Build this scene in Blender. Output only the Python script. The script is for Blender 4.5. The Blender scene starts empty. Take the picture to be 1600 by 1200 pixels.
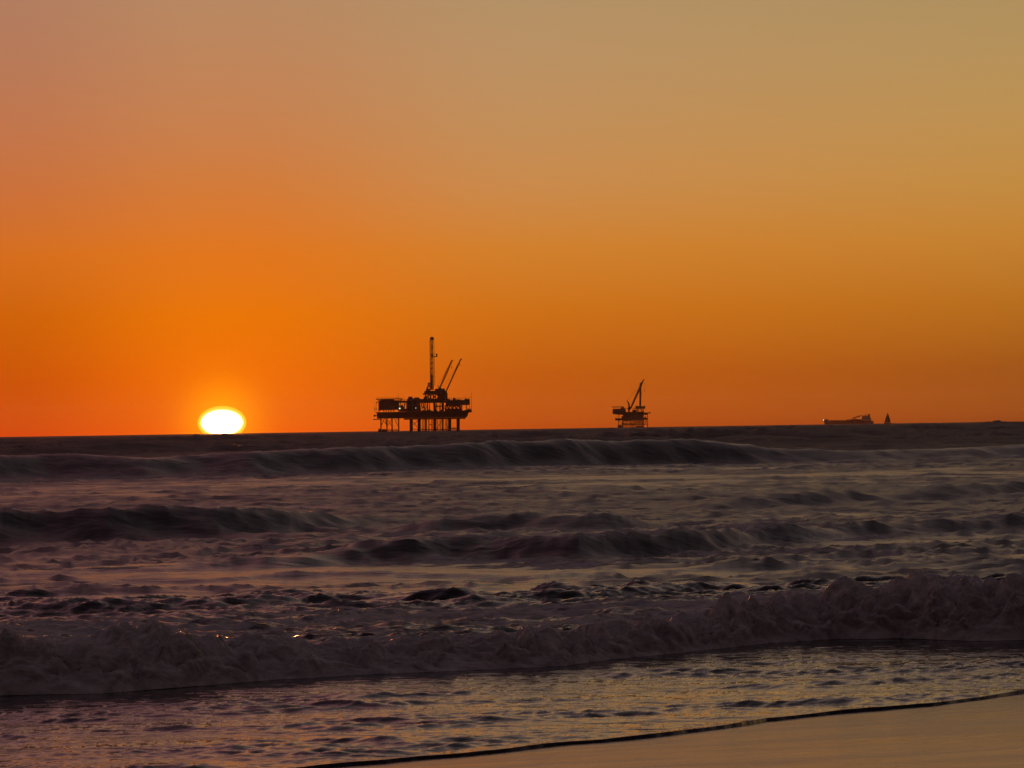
import bpy, math, random
import numpy as np
from mathutils import Vector, Matrix

R = math.radians
random.seed(7)
np.random.seed(7)
SC = bpy.context.scene
COL = SC.collection

# ------------------------------------------------------------------ camera
FPX = 5692.0            # focal length in photograph pixels (1600 wide): a 16 degree lens
EYE = 3.2               # eye height over the still water
ROLL = 0.0153           # slope of the horizon in the picture
RE = 6371000.0
LEVEL0 = 664.8          # picture row of the level direction at the middle column
cam = bpy.data.cameras.new("camera")
cam.sensor_width = 36.0
cam.lens = 36.0 * FPX / 1600.0
cam.clip_start = 0.5
cam.clip_end = 200000.0
cam_o = bpy.data.objects.new("camera", cam)
COL.objects.link(cam_o)
PITCH = math.atan((LEVEL0 - 600.0) / FPX)
cam_o.location = (0, 0, EYE)
cam_o.rotation_euler = (Matrix.Rotation(math.pi / 2 + PITCH, 3, 'X') @ Matrix.Rotation(-math.atan(ROLL), 3, 'Z')).to_euler()
SC.camera = cam_o

# ------------------------------------------------------------------ colour handling
SC.view_settings.view_transform = 'Standard'
SC.view_settings.look = 'None'
SC.view_settings.exposure = 0.0
SC.view_settings.gamma = 1.0
SC.view_settings.use_curve_mapping = False
SC.cycles.volume_bounces = 1
SC.cycles.max_bounces = 6
SC.cycles.glossy_bounces = 3
SC.cycles.diffuse_bounces = 2
SC.cycles.caustics_reflective = False

def lin(c):
    return tuple(((v / 255.0) / 12.92 if v / 255.0 <= 0.04045 else ((v / 255.0 + 0.055) / 1.055) ** 2.4) for v in c) + (1.0,)

SUN_AZ = -4.57           # degrees, to the left of the view axis
SUN_EL = 0.12

# ------------------------------------------------------------------ world: sunset sky
W = bpy.data.worlds.new("World")
SC.world = W
W.use_nodes = True
nt = W.node_tree
for n in list(nt.nodes):
    nt.nodes.remove(n)

def math_node(tree, op, a, b=None, c=None, clamp=False):
    n = tree.nodes.new('ShaderNodeMath')
    n.operation = op
    n.use_clamp = clamp
    for i, v in enumerate((a, b, c)):
        if v is None:
            continue
        if isinstance(v, (int, float)):
            n.inputs[i].default_value = v
        else:
            tree.links.new(v, n.inputs[i])
    return n.outputs[0]

def maprange(tree, v, a, b, c=0.0, d=1.0, smooth=False):
    n = tree.nodes.new('ShaderNodeMapRange')
    n.interpolation_type = 'SMOOTHSTEP' if smooth else 'LINEAR'
    n.clamp = True
    tree.links.new(v, n.inputs[0])
    for i, k in enumerate((a, b, c, d)):
        if isinstance(k, (int, float)):
            n.inputs[i + 1].default_value = k
        else:
            tree.links.new(k, n.inputs[i + 1])
    return n.outputs[0]

def mixc(tree, fac, a, b, mode='MIX'):
    n = tree.nodes.new('ShaderNodeMix')
    n.data_type = 'RGBA'
    n.blend_type = mode
    n.clamp_factor = True
    for sock, v in ((n.inputs[0], fac), (n.inputs[6], a), (n.inputs[7], b)):
        if isinstance(v, (int, float)):
            sock.default_value = v
        elif isinstance(v, tuple):
            sock.default_value = v
        else:
            tree.links.new(v, sock)
    return n.outputs[2]

def ramp(tree, fac, stops, interp='EASE'):
    n = tree.nodes.new('ShaderNodeValToRGB')
    cr = n.color_ramp
    cr.interpolation = interp
    while len(cr.elements) < len(stops):
        cr.elements.new(0.5)
    for e, (p, c) in zip(cr.elements, stops):
        e.position = p
    for e, (p, c) in zip(cr.elements, stops):
        e.color = c
    tree.links.new(fac, n.inputs[0])
    return n.outputs[0]

tc = nt.nodes.new('ShaderNodeTexCoord')
sep = nt.nodes.new('ShaderNodeSeparateXYZ')
nt.links.new(tc.outputs['Generated'], sep.inputs[0])
sx, sy, sz = sep.outputs
el = math_node(nt, 'MULTIPLY', math_node(nt, 'ARCSINE', sz), 57.29578)
az = math_node(nt, 'MULTIPLY', math_node(nt, 'ARCTAN2', sx, sy), 57.29578)
elp = math_node(nt, 'MAXIMUM', el, 0.0)
tt = math_node(nt, 'SQRT', math_node(nt, 'DIVIDE', elp, 90.0))

def P(e):
    return math.sqrt(max(e, 0.0) / 90.0)

HIGH = [(12, (148, 123, 110)), (22, (112, 97, 98)), (45, (70, 63, 69)), (90, (54, 49, 58))]
HIGH_L = [(12, (160, 108, 108)), (22, (124, 84, 94)), (45, (76, 60, 69)), (90, (54, 49, 58))]
SKY_L = [(0, (214, 66, 0)), (0.8, (204, 82, 0)), (1.8, (206, 98, 6)), (2.8, (212, 110, 30)), (3.8, (200, 112, 60)), (4.8, (190, 117, 78)), (5.8, (180, 121, 90)), (6.8, (174, 124, 98))]
SKY_S = [(0, (248, 94, 0)), (0.8, (240, 106, 0)), (1.8, (232, 116, 4)), (2.8, (222, 117, 30)), (3.8, (208, 122, 58)), (4.8, (196, 128, 80)), (5.8, (188, 132, 92)), (6.8, (180, 136, 100))]
SKY_C = [(0, (184, 74, 4)), (0.8, (194, 92, 10)), (1.8, (206, 113, 22)), (2.8, (208, 129, 46)), (3.8, (200, 139, 78)), (4.8, (191, 143, 92)), (5.8, (184, 145, 101)), (6.8, (176, 145, 104))]
SKY_R = [(0, (142, 68, 18)), (0.8, (160, 86, 22)), (1.8, (184, 112, 30)), (2.8, (196, 131, 50)), (3.8, (194, 142, 70)), (4.8, (188, 146, 84)), (5.8, (180, 146, 92)), (6.8, (172, 144, 96))]
AWAY = [(0, (86, 60, 56)), (4, (86, 61, 58)), (10, (80, 60, 61)), (22, (71, 57, 62)), (45, (60, 51, 58)), (90, (54, 49, 58))]

def stops(lst):
    return [(P(e), lin(c)) for e, c in lst]

cL = ramp(nt, tt, stops(SKY_L + HIGH_L), 'LINEAR')
cS = ramp(nt, tt, stops(SKY_S + HIGH_L), 'LINEAR')
cC = ramp(nt, tt, stops(SKY_C + HIGH), 'LINEAR')
cR = ramp(nt, tt, stops(SKY_R + HIGH), 'LINEAR')
cA = ramp(nt, tt, stops(AWAY), 'LINEAR')
m1 = mixc(nt, maprange(nt, az, -8.0, SUN_AZ, smooth=True), cL, cS)
m2 = mixc(nt, maprange(nt, az, SUN_AZ, 0.6, smooth=True), m1, cC)
m3 = mixc(nt, maprange(nt, az, 0.0, 8.0), m2, cR)
azabs = math_node(nt, 'ABSOLUTE', math_node(nt, 'SUBTRACT', az, SUN_AZ))
m4 = mixc(nt, maprange(nt, azabs, 22.0, 110.0, smooth=True), m3, cA)
# aureole round the sun
sd = Vector((math.sin(R(SUN_AZ)) * math.cos(R(SUN_EL)), math.cos(R(SUN_AZ)) * math.cos(R(SUN_EL)), math.sin(R(SUN_EL))))
dot = nt.nodes.new('ShaderNodeVectorMath')
dot.operation = 'DISTANCE'
nt.links.new(tc.outputs['Generated'], dot.inputs[0])
dot.inputs[1].default_value = sd
ang = math_node(nt, 'MULTIPLY', dot.outputs['Value'], 57.29578)
g1 = math_node(nt, 'POWER', 2.718, math_node(nt, 'MULTIPLY', math_node(nt, 'POWER', math_node(nt, 'DIVIDE', ang, 0.55), 2.0), -1.0))
g2 = math_node(nt, 'POWER', 2.718, math_node(nt, 'MULTIPLY', math_node(nt, 'DIVIDE', ang, 1.5), -1.0))
gl = nt.nodes.new('ShaderNodeCombineXYZ')
nt.links.new(math_node(nt, 'ADD', math_node(nt, 'MULTIPLY', g1, 0.4), math_node(nt, 'MULTIPLY', g2, 0.10)), gl.inputs[0])
nt.links.new(math_node(nt, 'ADD', math_node(nt, 'MULTIPLY', g1, 0.26), math_node(nt, 'MULTIPLY', g2, 0.035)), gl.inputs[1])
gl.inputs[2].default_value = 0.0
m5 = mixc(nt, 1.0, m4, gl.outputs[0], 'ADD')
# the physical sky adds its dusk light on top
nish = nt.nodes.new('ShaderNodeTexSky')
nish.sky_type = 'NISHITA'
nish.sun_disc = False
nish.sun_elevation = R(SUN_EL)
nish.sun_rotation = R(SUN_AZ)
nish.air_density = 1.5
nish.dust_density = 3.0
nsc = nt.nodes.new('ShaderNodeVectorMath')
nsc.operation = 'SCALE'
nt.links.new(nish.outputs[0], nsc.inputs[0])
nsc.inputs['Scale'].default_value = 0.012
m6 = mixc(nt, 1.0, m5, nsc.outputs[0], 'ADD')
# the land behind and below
below = maprange(nt, el, -0.4, -1.2)
m7 = mixc(nt, below, m6, (0.02, 0.014, 0.012, 1))
bg = nt.nodes.new('ShaderNodeBackground')
nt.links.new(m7, bg.inputs[0])
bg.inputs[1].default_value = 0.96
wo = nt.nodes.new('ShaderNodeOutputWorld')
nt.links.new(bg.outputs[0], wo.inputs[0])

# ------------------------------------------------------------------ sun lamp
sl = bpy.data.lights.new("sunlight", 'SUN')
sl.energy = 1.0
sl.angle = R(0.5)
sl.color = (1.0, 0.21, 0.045)
slo = bpy.data.objects.new("sunlight", sl)
COL.objects.link(slo)
LAMP_EL = 0.5
ld = Vector((math.sin(R(SUN_AZ)) * math.cos(R(LAMP_EL)), math.cos(R(SUN_AZ)) * math.cos(R(LAMP_EL)), math.sin(R(LAMP_EL))))
slo.rotation_euler = ld.to_track_quat('Z', 'Y').to_euler()
slo.location = (0, 0, 40)

# ------------------------------------------------------------------ small helpers
def tag(o, label=None, cat=None, group=None, kind=None):
    if label: o['label'] = label
    if cat: o['category'] = cat
    if group: o['group'] = group
    if kind: o['kind'] = kind
    return o

def horizon_row(px):
    return 670.75 - ROLL * (px - 800.0)

def ground_dist(px, py):
    """distance along Y where the picture point meets still water"""
    return EYE * FPX / (py - horizon_row(px) + 5.9)

def new_mat(name):
    m = bpy.data.materials.new(name)
    m.use_nodes = True
    t = m.node_tree
    bs = t.nodes['Principled BSDF']
    return m, t, bs

def steel(name, col, rough=0.6, var=0.35, scale=0.6):
    m, t, bs = new_mat(name)
    tcn = t.nodes.new('ShaderNodeTexCoord')
    nz = t.nodes.new('ShaderNodeTexNoise')
    nz.inputs['Scale'].default_value = scale
    nz.inputs['Detail'].default_value = 6
    t.links.new(tcn.outputs['Object'], nz.inputs['Vector'])
    f = maprange(t, nz.outputs[0], 0.35, 0.7)
    a = tuple(c * (1 - var) for c in col) + (1,)
    b = tuple(min(1, c * (1 + var)) for c in col) + (1,)
    t.links.new(mixc(t, f, a, b), bs.inputs['Base Color'])
    bs.inputs['Roughness'].default_value = rough
    return m

M_STEEL = steel("painted_steel", (0.10, 0.055, 0.04))
M_RUST = steel("rusty_steel", (0.13, 0.055, 0.03))
M_MODULE = steel("module_cladding", (0.15, 0.075, 0.06))
M_DARK = steel("dark_steel", (0.05, 0.035, 0.03))
M_HULL = steel("hull_paint", (0.12, 0.06, 0.045), scale=0.1)
M_WHITE = steel("ship_white_paint", (0.42, 0.32, 0.28), var=0.15, scale=0.3)
M_SAIL = steel("sailcloth", (0.30, 0.20, 0.16), var=0.1, scale=0.5)

def lamp_mat(name, col, strength):
    m, t, bs = new_mat(name)
    bs.inputs['Base Color'].default_value = (0.8, 0.8, 0.8, 1)
    bs.inputs['Emission Color'].default_value = col + (1,)
    bs.inputs['Emission Strength'].default_value = strength
    return m
M_LAMP = lamp_mat("lit_lamp", (1.0, 0.85, 0.6), 1.6)

class MB:
    """collects boxes, beams, tubes and builds ONE mesh object"""
    def __init__(s):
        s.v, s.f = [], []
    def add(s, v, f):
        n = len(s.v)
        s.v += [tuple(q) for q in v]
        s.f += [tuple(i + n for i in q) for q in f]
        return s
    def box(s, x0, x1, y0, y1, z0, z1):
        v = [(x0, y0, z0), (x1, y0, z0), (x1, y1, z0), (x0, y1, z0), (x0, y0, z1), (x1, y0, z1), (x1, y1, z1), (x0, y1, z1)]
        f = [(0, 3, 2, 1), (4, 5, 6, 7), (0, 1, 5, 4), (1, 2, 6, 5), (2, 3, 7, 6), (3, 0, 4, 7)]
        return s.add(v, f)
    def tube(s, a, b, r, r2=None, n=8):
        a, b = Vector(a), Vector(b)
        r2 = r if r2 is None else r2
        d = (b - a).normalized()
        up = Vector((0, 0, 1)) if abs(d.z) < 0.95 else Vector((1, 0, 0))
        p = d.cross(up).normalized()
        q = d.cross(p)
        v = []
        for c, rr in ((a, r), (b, r2)):
            for i in range(n):
                t = 2 * math.pi * i / n
                v.append(c + p * (math.cos(t) * rr) + q * (math.sin(t) * rr))
        f = [(i, (i + 1) % n, n + (i + 1) % n, n + i) for i in range(n)]
        f += [tuple(range(n - 1, -1, -1)), tuple(range(n, 2 * n))]
        return s.add(v, f)
    def bar(s, a, b, r):
        return s.tube(a, b, r, n=4)
    def prism(s, pts, y0, y1):
        """outline in x,z pushed through depth"""
        n = len(pts)
        v = [(x, y0, z) for x, z in pts] + [(x, y1, z) for x, z in pts]
        f = [(i, (i + 1) % n, n + (i + 1) % n, n + i) for i in range(n)]
        f += [tuple(range(n - 1, -1, -1)), tuple(range(n, 2 * n))]
        return s.add(v, f)
    def lattice(s, a, b, wa, wb, bays, r, rc=None):
        """four chord lattice boom from a to b, widths wa, wb"""
        a, b = Vector(a), Vector(b)
        d = (b - a).normalized()
        p = d.cross(Vector((0, 1, 0))).normalized()
        q = Vector((0, 1, 0))
        rc = rc or r
        rings = []
        for i in range(bays + 1):
            t = i / bays
            c = a.lerp(b, t)
            w = (wa + (wb - wa) * t) / 2
            rings.append([c + p * w + q * w, c + p * w - q * w, c - p * w - q * w, c - p * w + q * w])
        for k in range(4):
            s.bar(rings[0][k], rings[-1][k], rc)
        for i in range(bays):
            for k in range(4):
                j = (k + 1) % 4
                if i % 2:
                    s.bar(rings[i][k], rings[i + 1][j], r)
                else:
                    s.bar(rings[i][j], rings[i + 1][k], r)
                s.bar(rings[i][k], rings[i][j], r)
        return s
    def build(s, name, mat, parent=None, smooth=False):
        me = bpy.data.meshes.new(name)
        me.from_pydata(s.v, [], s.f)
        me.validate()
        me.update()
        if smooth:
            me.polygons.foreach_set('use_smooth', [True] * len(me.polygons))
        me.materials.append(mat)
        o = bpy.data.objects.new(name, me)
        COL.objects.link(o)
        if parent:
            o.parent = parent
        return o

def root(name, loc, rz=0.0):
    o = bpy.data.objects.new(name, None)
    COL.objects.link(o)
    o.location = loc
    o.rotation_euler = (0, 0, rz)
    o.empty_display_size = 1.0
    return o

# ------------------------------------------------------------------ numpy noise
PERM = np.random.RandomState(3).permutation(4096).astype(np.int64)
ANG = np.random.RandomState(5).rand(4096) * 2 * np.pi
GX, GY = np.cos(ANG), np.sin(ANG)

def perlin2(x, y, seed=0):
    xi = np.floor(x).astype(np.int64)
    yi = np.floor(y).astype(np.int64)
    xf, yf = x - xi, y - yi
    u = xf * xf * xf * (xf * (xf * 6 - 15) + 10)
    v = yf * yf * yf * (yf * (yf * 6 - 15) + 10)
    def g(ix, iy, dx, dy):
        h = PERM[(PERM[(ix + seed * 57) & 4095] + iy) & 4095]
        return GX[h] * dx + GY[h] * dy
    n00 = g(xi, yi, xf, yf)
    n10 = g(xi + 1, yi, xf - 1, yf)
    n01 = g(xi, yi + 1, xf, yf - 1)
    n11 = g(xi + 1, yi + 1, xf - 1, yf - 1)
    a = n00 + u * (n10 - n00)
    b = n01 + u * (n11 - n01)
    return (a + v * (b - a)) * 1.45

G3 = np.random.RandomState(9).normal(size=(4096, 3))
G3 /= np.linalg.norm(G3, axis=1)[:, None]

def perlin3(x, y, z, seed=0):
    xi, yi, zi = (np.floor(a).astype(np.int64) for a in (x, y, z))
    xf, yf, zf = x - xi, y - yi, z - zi
    u, v, w = (a * a * a * (a * (a * 6 - 15) + 10) for a in (xf, yf, zf))
    out = 0
    for dx in (0, 1):
        for dy in (0, 1):
            for dz in (0, 1):
                h = PERM[(PERM[(PERM[(xi + dx + seed * 31) & 4095] + yi + dy) & 4095] + zi + dz) & 4095]
                d = G3[h, 0] * (xf - dx) + G3[h, 1] * (yf - dy) + G3[h, 2] * (zf - dz)
                out = out + d * (u if dx else 1 - u) * (v if dy else 1 - v) * (w if dz else 1 - w)
    return out * 1.5

def sst(a, b, x):
    t = np.clip((x - a) / (b - a), 0, 1)
    return t * t * (3 - 2 * t)

def curve(px, pts, col=1):
    """a line drawn through picture points, turned into distance (straight lines stay straight)"""
    xs = np.array([p[0] for p in pts], float)
    ds = np.array([p[1] - horizon_row(p[0]) + 5.9 for p in pts], float)
    d = np.interp(px, xs, ds)
    sl0 = (ds[1] - ds[0]) / (xs[1] - xs[0])
    sl1 = (ds[-1] - ds[-2]) / (xs[-1] - xs[-2])
    sall = (ds[-1] - ds[0]) / (xs[-1] - xs[0])
    d = np.where(px < xs[0], ds[0] + sall * (px - xs[0]), d)
    d = np.where(px > xs[-1], ds[-1] + sall * (px - xs[-1]), d)
    lo, hi = ds.min() * 0.55, ds.max() * 1.6
    return EYE * FPX / np.clip(d, lo, hi)

SHORE = [(100, 1240), (540, 1198), (640, 1190), (700, 1186), (790, 1178), (860, 1170), (930, 1167), (1000, 1160), (1060, 1152), (1150, 1138), (1190, 1129), (1240, 1124), (1300, 1118), (1380, 1112), (1450, 1106), (1530, 1097), (1600, 1086)]
FOOT = [(-200, 1100), (0, 1088), (150, 1085), (300, 1074), (430, 1063), (560, 1056), (700, 1050), (870, 1042), (950, 1032), (1050, 1022), (1200, 1006), (1300, 1000), (1400, 999), (1500, 1003), (1600, 1001), (1800, 990)]
CREST = [(-200, 1000), (0, 990), (200, 984), (330, 990), (430, 990), (600, 992), (800, 992), (900, 980), (1060, 966), (1200, 941), (1300, 926), (1450, 912), (1600, 918), (1800, 915)]

# shoreline reference (straight) for the slope of the beach
def inland(x, y):
    return (36.4 + 1.07 * x - y) / math.sqrt(1 + 1.07 ** 2)

def sand_height(x, y):
    s = inland(x, y)
    return np.where(s > 0, 0.05 * s, 0.035 * s) + 0.006 * perlin2(x / 2.3, y / 3.1, 4)

# ------------------------------------------------------------------ sea mesh
def build_sea():
    dense = np.linspace(-840, 840, 900)
    side = np.concatenate([[880, 940, 1020, 1120, 1260], np.linspace(1450, 3800, 26)])
    cx = np.concatenate([-side[::-1], dense, side])        # picture columns from the middle
    px = cx + 800.0
    tau = cx / FPX
    nc = len(cx)
    Wl = curve(px, SHORE)
    F = curve(px, FOOT)
    Wl = np.minimum(Wl, F - 2.6)
    xw = tau * Wl
    Wl = Wl + 0.16 * perlin2(xw / 1.3, xw * 0, 76) + 0.08 * perlin2(xw / .5, xw * 0, 77) + 0.03 * perlin2(xw / .15, xw * 0, 78)
    rows = []
    def seg(a, b, n, end=False):
        for i in range(n + (1 if end else 0)):
            t = i / n
            rows.append(a * (1 - t) + b * t)
    seg(Wl - 0.7, Wl - 0.08, 5)
    seg(Wl - 0.08, Wl + 0.3, 46)
    seg(Wl + 0.3, F - 2.0, 190)
    seg(F - 2.0, F - 0.5, 28)
    seg(F - 0.5, F + 1.5, 215)
    seg(F + 1.5, F + 6.0, 120)
    far0 = np.maximum(70.0, F + 14)
    seg(F + 6.0, far0, 170)
    y = far0.copy()
    while y.max() < 13500:
        rows.append(y.copy())
        yy = y.min()
        k = 0.0046 if yy < 215 else 0.0030 if yy < 330 else 0.0085 if yy < 1500 else 0.02 if yy < 7000 else 0.05
        y = y * (1 + k)
    rows.append(y)
    Y = np.array(rows)
    nr = len(rows)
    T = np.broadcast_to(tau, Y.shape)
    X = T * Y
    PX = np.broadcast_to(px, Y.shape)
    Fg = np.broadcast_to(F, Y.shape)
    Wg = np.broadcast_to(Wl, Y.shape)
    DY = np.gradient(Y, axis=0)
    DX = np.abs(np.gradient(X, axis=1))
    Q = Y - Fg
    un, vn = (Y - X) * 0.7071, (Y + X) * 0.7071
    DXc = np.minimum(DX, Y * 0.004)

    # ---- chop: how rough the water is where
    Z = np.zeros_like(Y)
    swash = 1 - sst(-1.2, 0.0, Q)
    calm = np.where(Q < 0, 0.0, 1.0)
    surf = sst(0.5, 2.0, Q) * (1 - sst(25, 60, Y - 50))
    rough_var = np.zeros_like(Y)
    wobx = perlin2(un / 9, vn / 9, 11) * 1.2
    wob2 = perlin2(un / 2.1, vn / 2.1, 12) * 0.35
    sl_n = 0.6 * perlin2((Y - .25 * X) / 9.0, (X + .25 * Y) / 26, 111) + .5 * perlin2((Y - .3 * X) / 2.6, (X + .3 * Y) / 8, 112) + .45 * perlin2((Y - .3 * X) / 1.1, (X + .3 * Y) / 3, 113)
    ybA = curve(px, [(0, 775), (800, 762), (1600, 742)])
    ybD = curve(px, [(0, 898), (500, 893), (1000, 890), (1600, 872)])
    bias = 0.42 * np.exp(-((Y - ybA) / 26) ** 2) + 0.42 * np.exp(-((Y - ybD) / 7) ** 2) - 0.2
    yA_ = curve(px, [(0, 758), (400, 749), (800, 738), (1200, 727), (1600, 717)])
    maskA = sst(-3, 2, Y - yA_) * (1 - sst(9, 16, Y - yA_))
    slick = sst(0.0, 0.28, sl_n + bias) * sst(1, 4, Q) * (1 - sst(330, 420, Y))
    for k, (lam, slope) in enumerate([(44, .04), (23, .045), (12, .035), (6.5, .025), (3.4, .032), (1.8, .06), (0.95, .115), (0.5, .18), (0.26, .21), (0.14, .18), (0.075, .11)]):
        vis = sst(0.35, 1.3, lam / DY) * sst(2.0, 4.0, lam / DXc)
        amp = lam * slope * (1.25 if lam < 8 else 0.8)
        n1 = perlin2((un + wobx) / lam + k * 7.3, vn / (lam * (3.8 if lam > 1 else 3.3)) + wob2 * 0.6 + k * 3.1, k + 20)
        n2 = perlin2((Y + 0.25 * X + wobx) / lam * 0.9 + k * 1.7, (X - 0.25 * Y) / (lam * (4.4 if lam > 1 else 3.8)) + k, k + 40)
        ridge = 1 - np.abs(n1) ** 0.8 * 2.2
        h = 0.55 * ridge * 0.5 + 0.5 * n2
        m = sst(0.0, 3.0, Q) * 1.0
        if lam > 10:
            m = m * sst(90, 240, Y) * (0.4 + 0.6 * sst(290, 420, Y))
        if lam > 5:
            m = m * sst(62, 110, Y) * (0.8 + (1.9 if lam < 30 else 0.2) * sst(350, 500, Y))
        # swash: only small ripples, gathered in bands
        if 0.2 < lam < 2:
            m = m + swash * (0.04 if lam > .9 else .16) * sst(0.3, 1.5, Y - Wg)
            band = sst(-0.12, 0.3, perlin2((Y - .3 * X) / 1.7, (X + .3 * Y) / 6, 71) + .3 * perlin2(Y / .5, X / 2.5, 72)) * sst(0.3, 1.5, Y - Wg) * (1 - sst(-4.0, -1.6, Q))
            m = m + swash * band * (0.2 if lam > .9 else 0.6 if lam > .4 else 0.8) * sst(0.2, 1.0, Y - Wg)
        elif lam <= 0.2:
            m = m + swash * 0.5 * sst(0.1, 0.6, Y - Wg)
        m = m * (1 + 0.35 * perlin2(un / 35, vn / 50, 60 + k))
        if 0.4 < lam < 1.2:
            m = m * (1 + 0.5 * sst(58, 90, Y))
        if 1 < lam < 4:
            m = m * sst(52, 72, Y)
        if lam < 8:
            m = m * (1 - (0.6 if lam > .9 else .2) * maskA)
        if lam < 4:
            m = m * (1 - 0.72 * slick)
        Z += h * amp * m * vis
        rough_var += (slope * 0.8) ** 2 * m * (1 - vis) * (0.10 + 0.9 * sst(250, 600, Y))

    # ---- far swells beyond the second break
    for (y0, hgt, wid, sd, ph) in [(395, .75, 16, 1, .3), (520, .6, 20, 2, 1.7), (700, .8, 26, 3, 2.2), (980, .5, 34, 4, .4), (1500, .4, 50, 5, 4.0)]:
        line = y0 * (1 + 0.32 * T / 0.14 * 0.5) + 9 * np.sin(X / 38 + ph)
        q = (Y - line) / wid
        hh = hgt * (0.55 + 0.6 * np.clip(perlin2(X / 60 + sd * 3, Y * 0 + sd, 80 + sd) + .2, -0.5, 1))
        Z += hh * np.exp(-np.where(q < 0, (q * 1.8) ** 2, (q * 0.8) ** 2))

    # ---- single waves drawn from the photograph: (foot line, height by column, front width, back width, sharpness)
    foam = np.zeros_like(Y)
    def wave(foot, hpts, wf, wb, lip=0.0, seed=0, steep=1.0, wig=0.0):
        yf = curve(px, foot)
        yf = yf + wig * perlin2(px / 140.0, px * 0 + seed, seed)
        h = np.interp(px, [p[0] for p in hpts], [p[1] for p in hpts]) - (0.12 if wf > 6 else 0)
        q = Y - np.broadcast_to(yf, Y.shape)
        t = np.clip(q / wf, 0, 1)
        front = (t * t * (3 - 2 * t)) ** steep
        back = np.exp(-np.maximum(q - wf, 0) / wb)
        hh = np.broadcast_to(h, Y.shape)
        Zw = hh * front * back
        face = sst(-.1, .25, q / wf) * (1 - sst(.75, 1.1, q / wf)) * sst(.08, .35, hh)
        return Zw, q, hh, t, face
    waves_face = np.zeros_like(Y)
    # A: the second break, about 250 m out
    A_foot = [(0, 758), (200, 753), (400, 749), (600, 744), (800, 738), (1000, 732), (1200, 727), (1400, 722), (1600, 717)]
    zw, qA, hA, tA, fc = wave(A_foot, [(-400, 1.7), (0, 1.72), (120, 1.68), (230, 1.35), (330, 1.55), (500, 1.75), (620, 1.75), (700, 1.85), (780, 2.05), (900, 2.2), (1060, 2.2), (1130, 1.9), (1200, 1.3), (1300, 1.0), (1450, .9), (1600, 1.0), (2000, 1.2)], 7.0, 16.0, seed=31, steep=1.2, wig=3)
    Z += zw; waves_face = np.maximum(waves_face, fc)
    # B: left swell
    zw, qB, hB, tB, fc = wave([(0, 852), (250, 846), (450, 838), (600, 826), (1000, 806), (1300, 792), (1600, 780)],
        [(-400, .8), (0, .85), (200, .9), (350, .8), (480, .5), (600, .2), (680, .05), (1050, .05), (1150, .45), (1290, .5), (1380, .2), (1500, .5), (1600, .6)], 3.4, 5.0, seed=32, steep=1.1, wig=1.2)
    Z += zw; waves_face = np.maximum(waves_face, fc)
    # B2: short dark face in the middle
    zw, q_, h_, t_, fc = wave([(500, 842), (700, 836), (1000, 832), (1200, 822)], [(600, 0), (680, .35), (780, .5), (950, .45), (1010, .2), (1080, 0)], 2.4, 4.0, seed=33, wig=.6)
    Z += zw; waves_face = np.maximum(waves_face, fc)
    # C: long low wave with a thin bright lip
    zw, qC, hC, tC, fc = wave([(0, 905), (400, 893), (560, 884), (700, 878), (900, 878), (1100, 866), (1300, 850), (1500, 838), (1600, 836)],
        [(-300, .1), (300, .12), (520, .25), (640, .48), (800, .56), (950, .58), (1100, .5), (1250, .34), (1400, .3), (1500, .35), (1620, .5), (1900, .5)], 2.0, 5.5, seed=34, steep=.9, wig=.8)
    Z += zw; waves_face = np.maximum(waves_face, fc)
    # D: small rolls on the foam field
    zw, q_, h_, t_, fc = wave([(0, 925), (500, 905), (900, 905), (1200, 895), (1600, 880)], [(0, .08), (500, .1), (800, .06), (1200, .09), (1600, .07)], .9, 2.5, seed=35, wig=.8)
    Z += zw
    zw, q_, h_, t_, fc = wave([(0, 968), (500, 948), (900, 945), (1100, 925), (1600, 895)], [(0, .09), (300, .05), (700, .09), (950, .1), (1200, .07), (1600, .05)], .8, 2.2, seed=36, wig=.7)
    Z += zw

    # ---- the breaker on the beach
    Dc = np.interp(px, [p[0] for p in CREST], [p[1] - horizon_row(p[0]) + 5.9 for p in CREST])
    wf = 1.15
    h = EYE - Dc * (F + wf - 0.25) / FPX
    h = np.clip(h - 0.17 - .12 * sst(250, 480, px) * (1 - sst(850, 1150, px)), 0.25, 0.9)
    h = h * (1 + 0.20 * perlin2(px / 110.0, px * 0 + 3.3, 5) + 0.12 * perlin2(px / 35.0, px * 0 + 9.3, 6))
    H = np.broadcast_to(h, Y.shape)
    t = np.clip(Q / wf, 0, 1)
    prof = (1 - (1 - t) ** 2.3) ** 0.85
    back = 1 - 0.62 * sst(0, 5.5, Q - wf) - 0.38 * sst(6, 20, Q - wf)
    core = H * prof * back
    core = np.where(Q > 0, core, 0)
    Z += core
    near = (Q > -0.3) & (Q < 9)
    xn, yn, zn, qn, tn, hn = X[near], Y[near], core[near], Q[near], t[near], H[near]
    pxn = PX[near]
    b = np.zeros_like(xn)
    # smooth, smoky roll on the left and lumpier on the right
    sm = 0.65 + 0.5 * sst(430, 900, pxn)
    wx = xn + 0.25 * perlin3(xn / .7, yn / .7, zn / .5, 3)
    for lam, amp in ((0.85, .24), (0.42, .19), (0.21, .10), (0.105, .046), (0.055, .024)):
        nn = perlin3(wx / (lam * 1.25), yn / lam * .8, zn / (lam * 0.85) + 3, int(lam * 100))
        b += amp * (np.abs(nn) * 2.0 - 0.35) * (sm if lam < .5 else 1)
    env = sst(0.0, 0.25, qn) * (1 - 0.80 * sst(wf * 0.9, 3.0, qn)) * (1 - sst(5, 9, qn)) * (0.5 + 0.6 * hn / 0.7)
    # ragged, flicked-up crest
    flick = np.maximum(0, perlin2(xn / .16, yn / .5, 91)) ** 1.5 * np.exp(-((qn - wf * .75) / .22) ** 2)
    ang_ = (1 - tn) * 1.15
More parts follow.
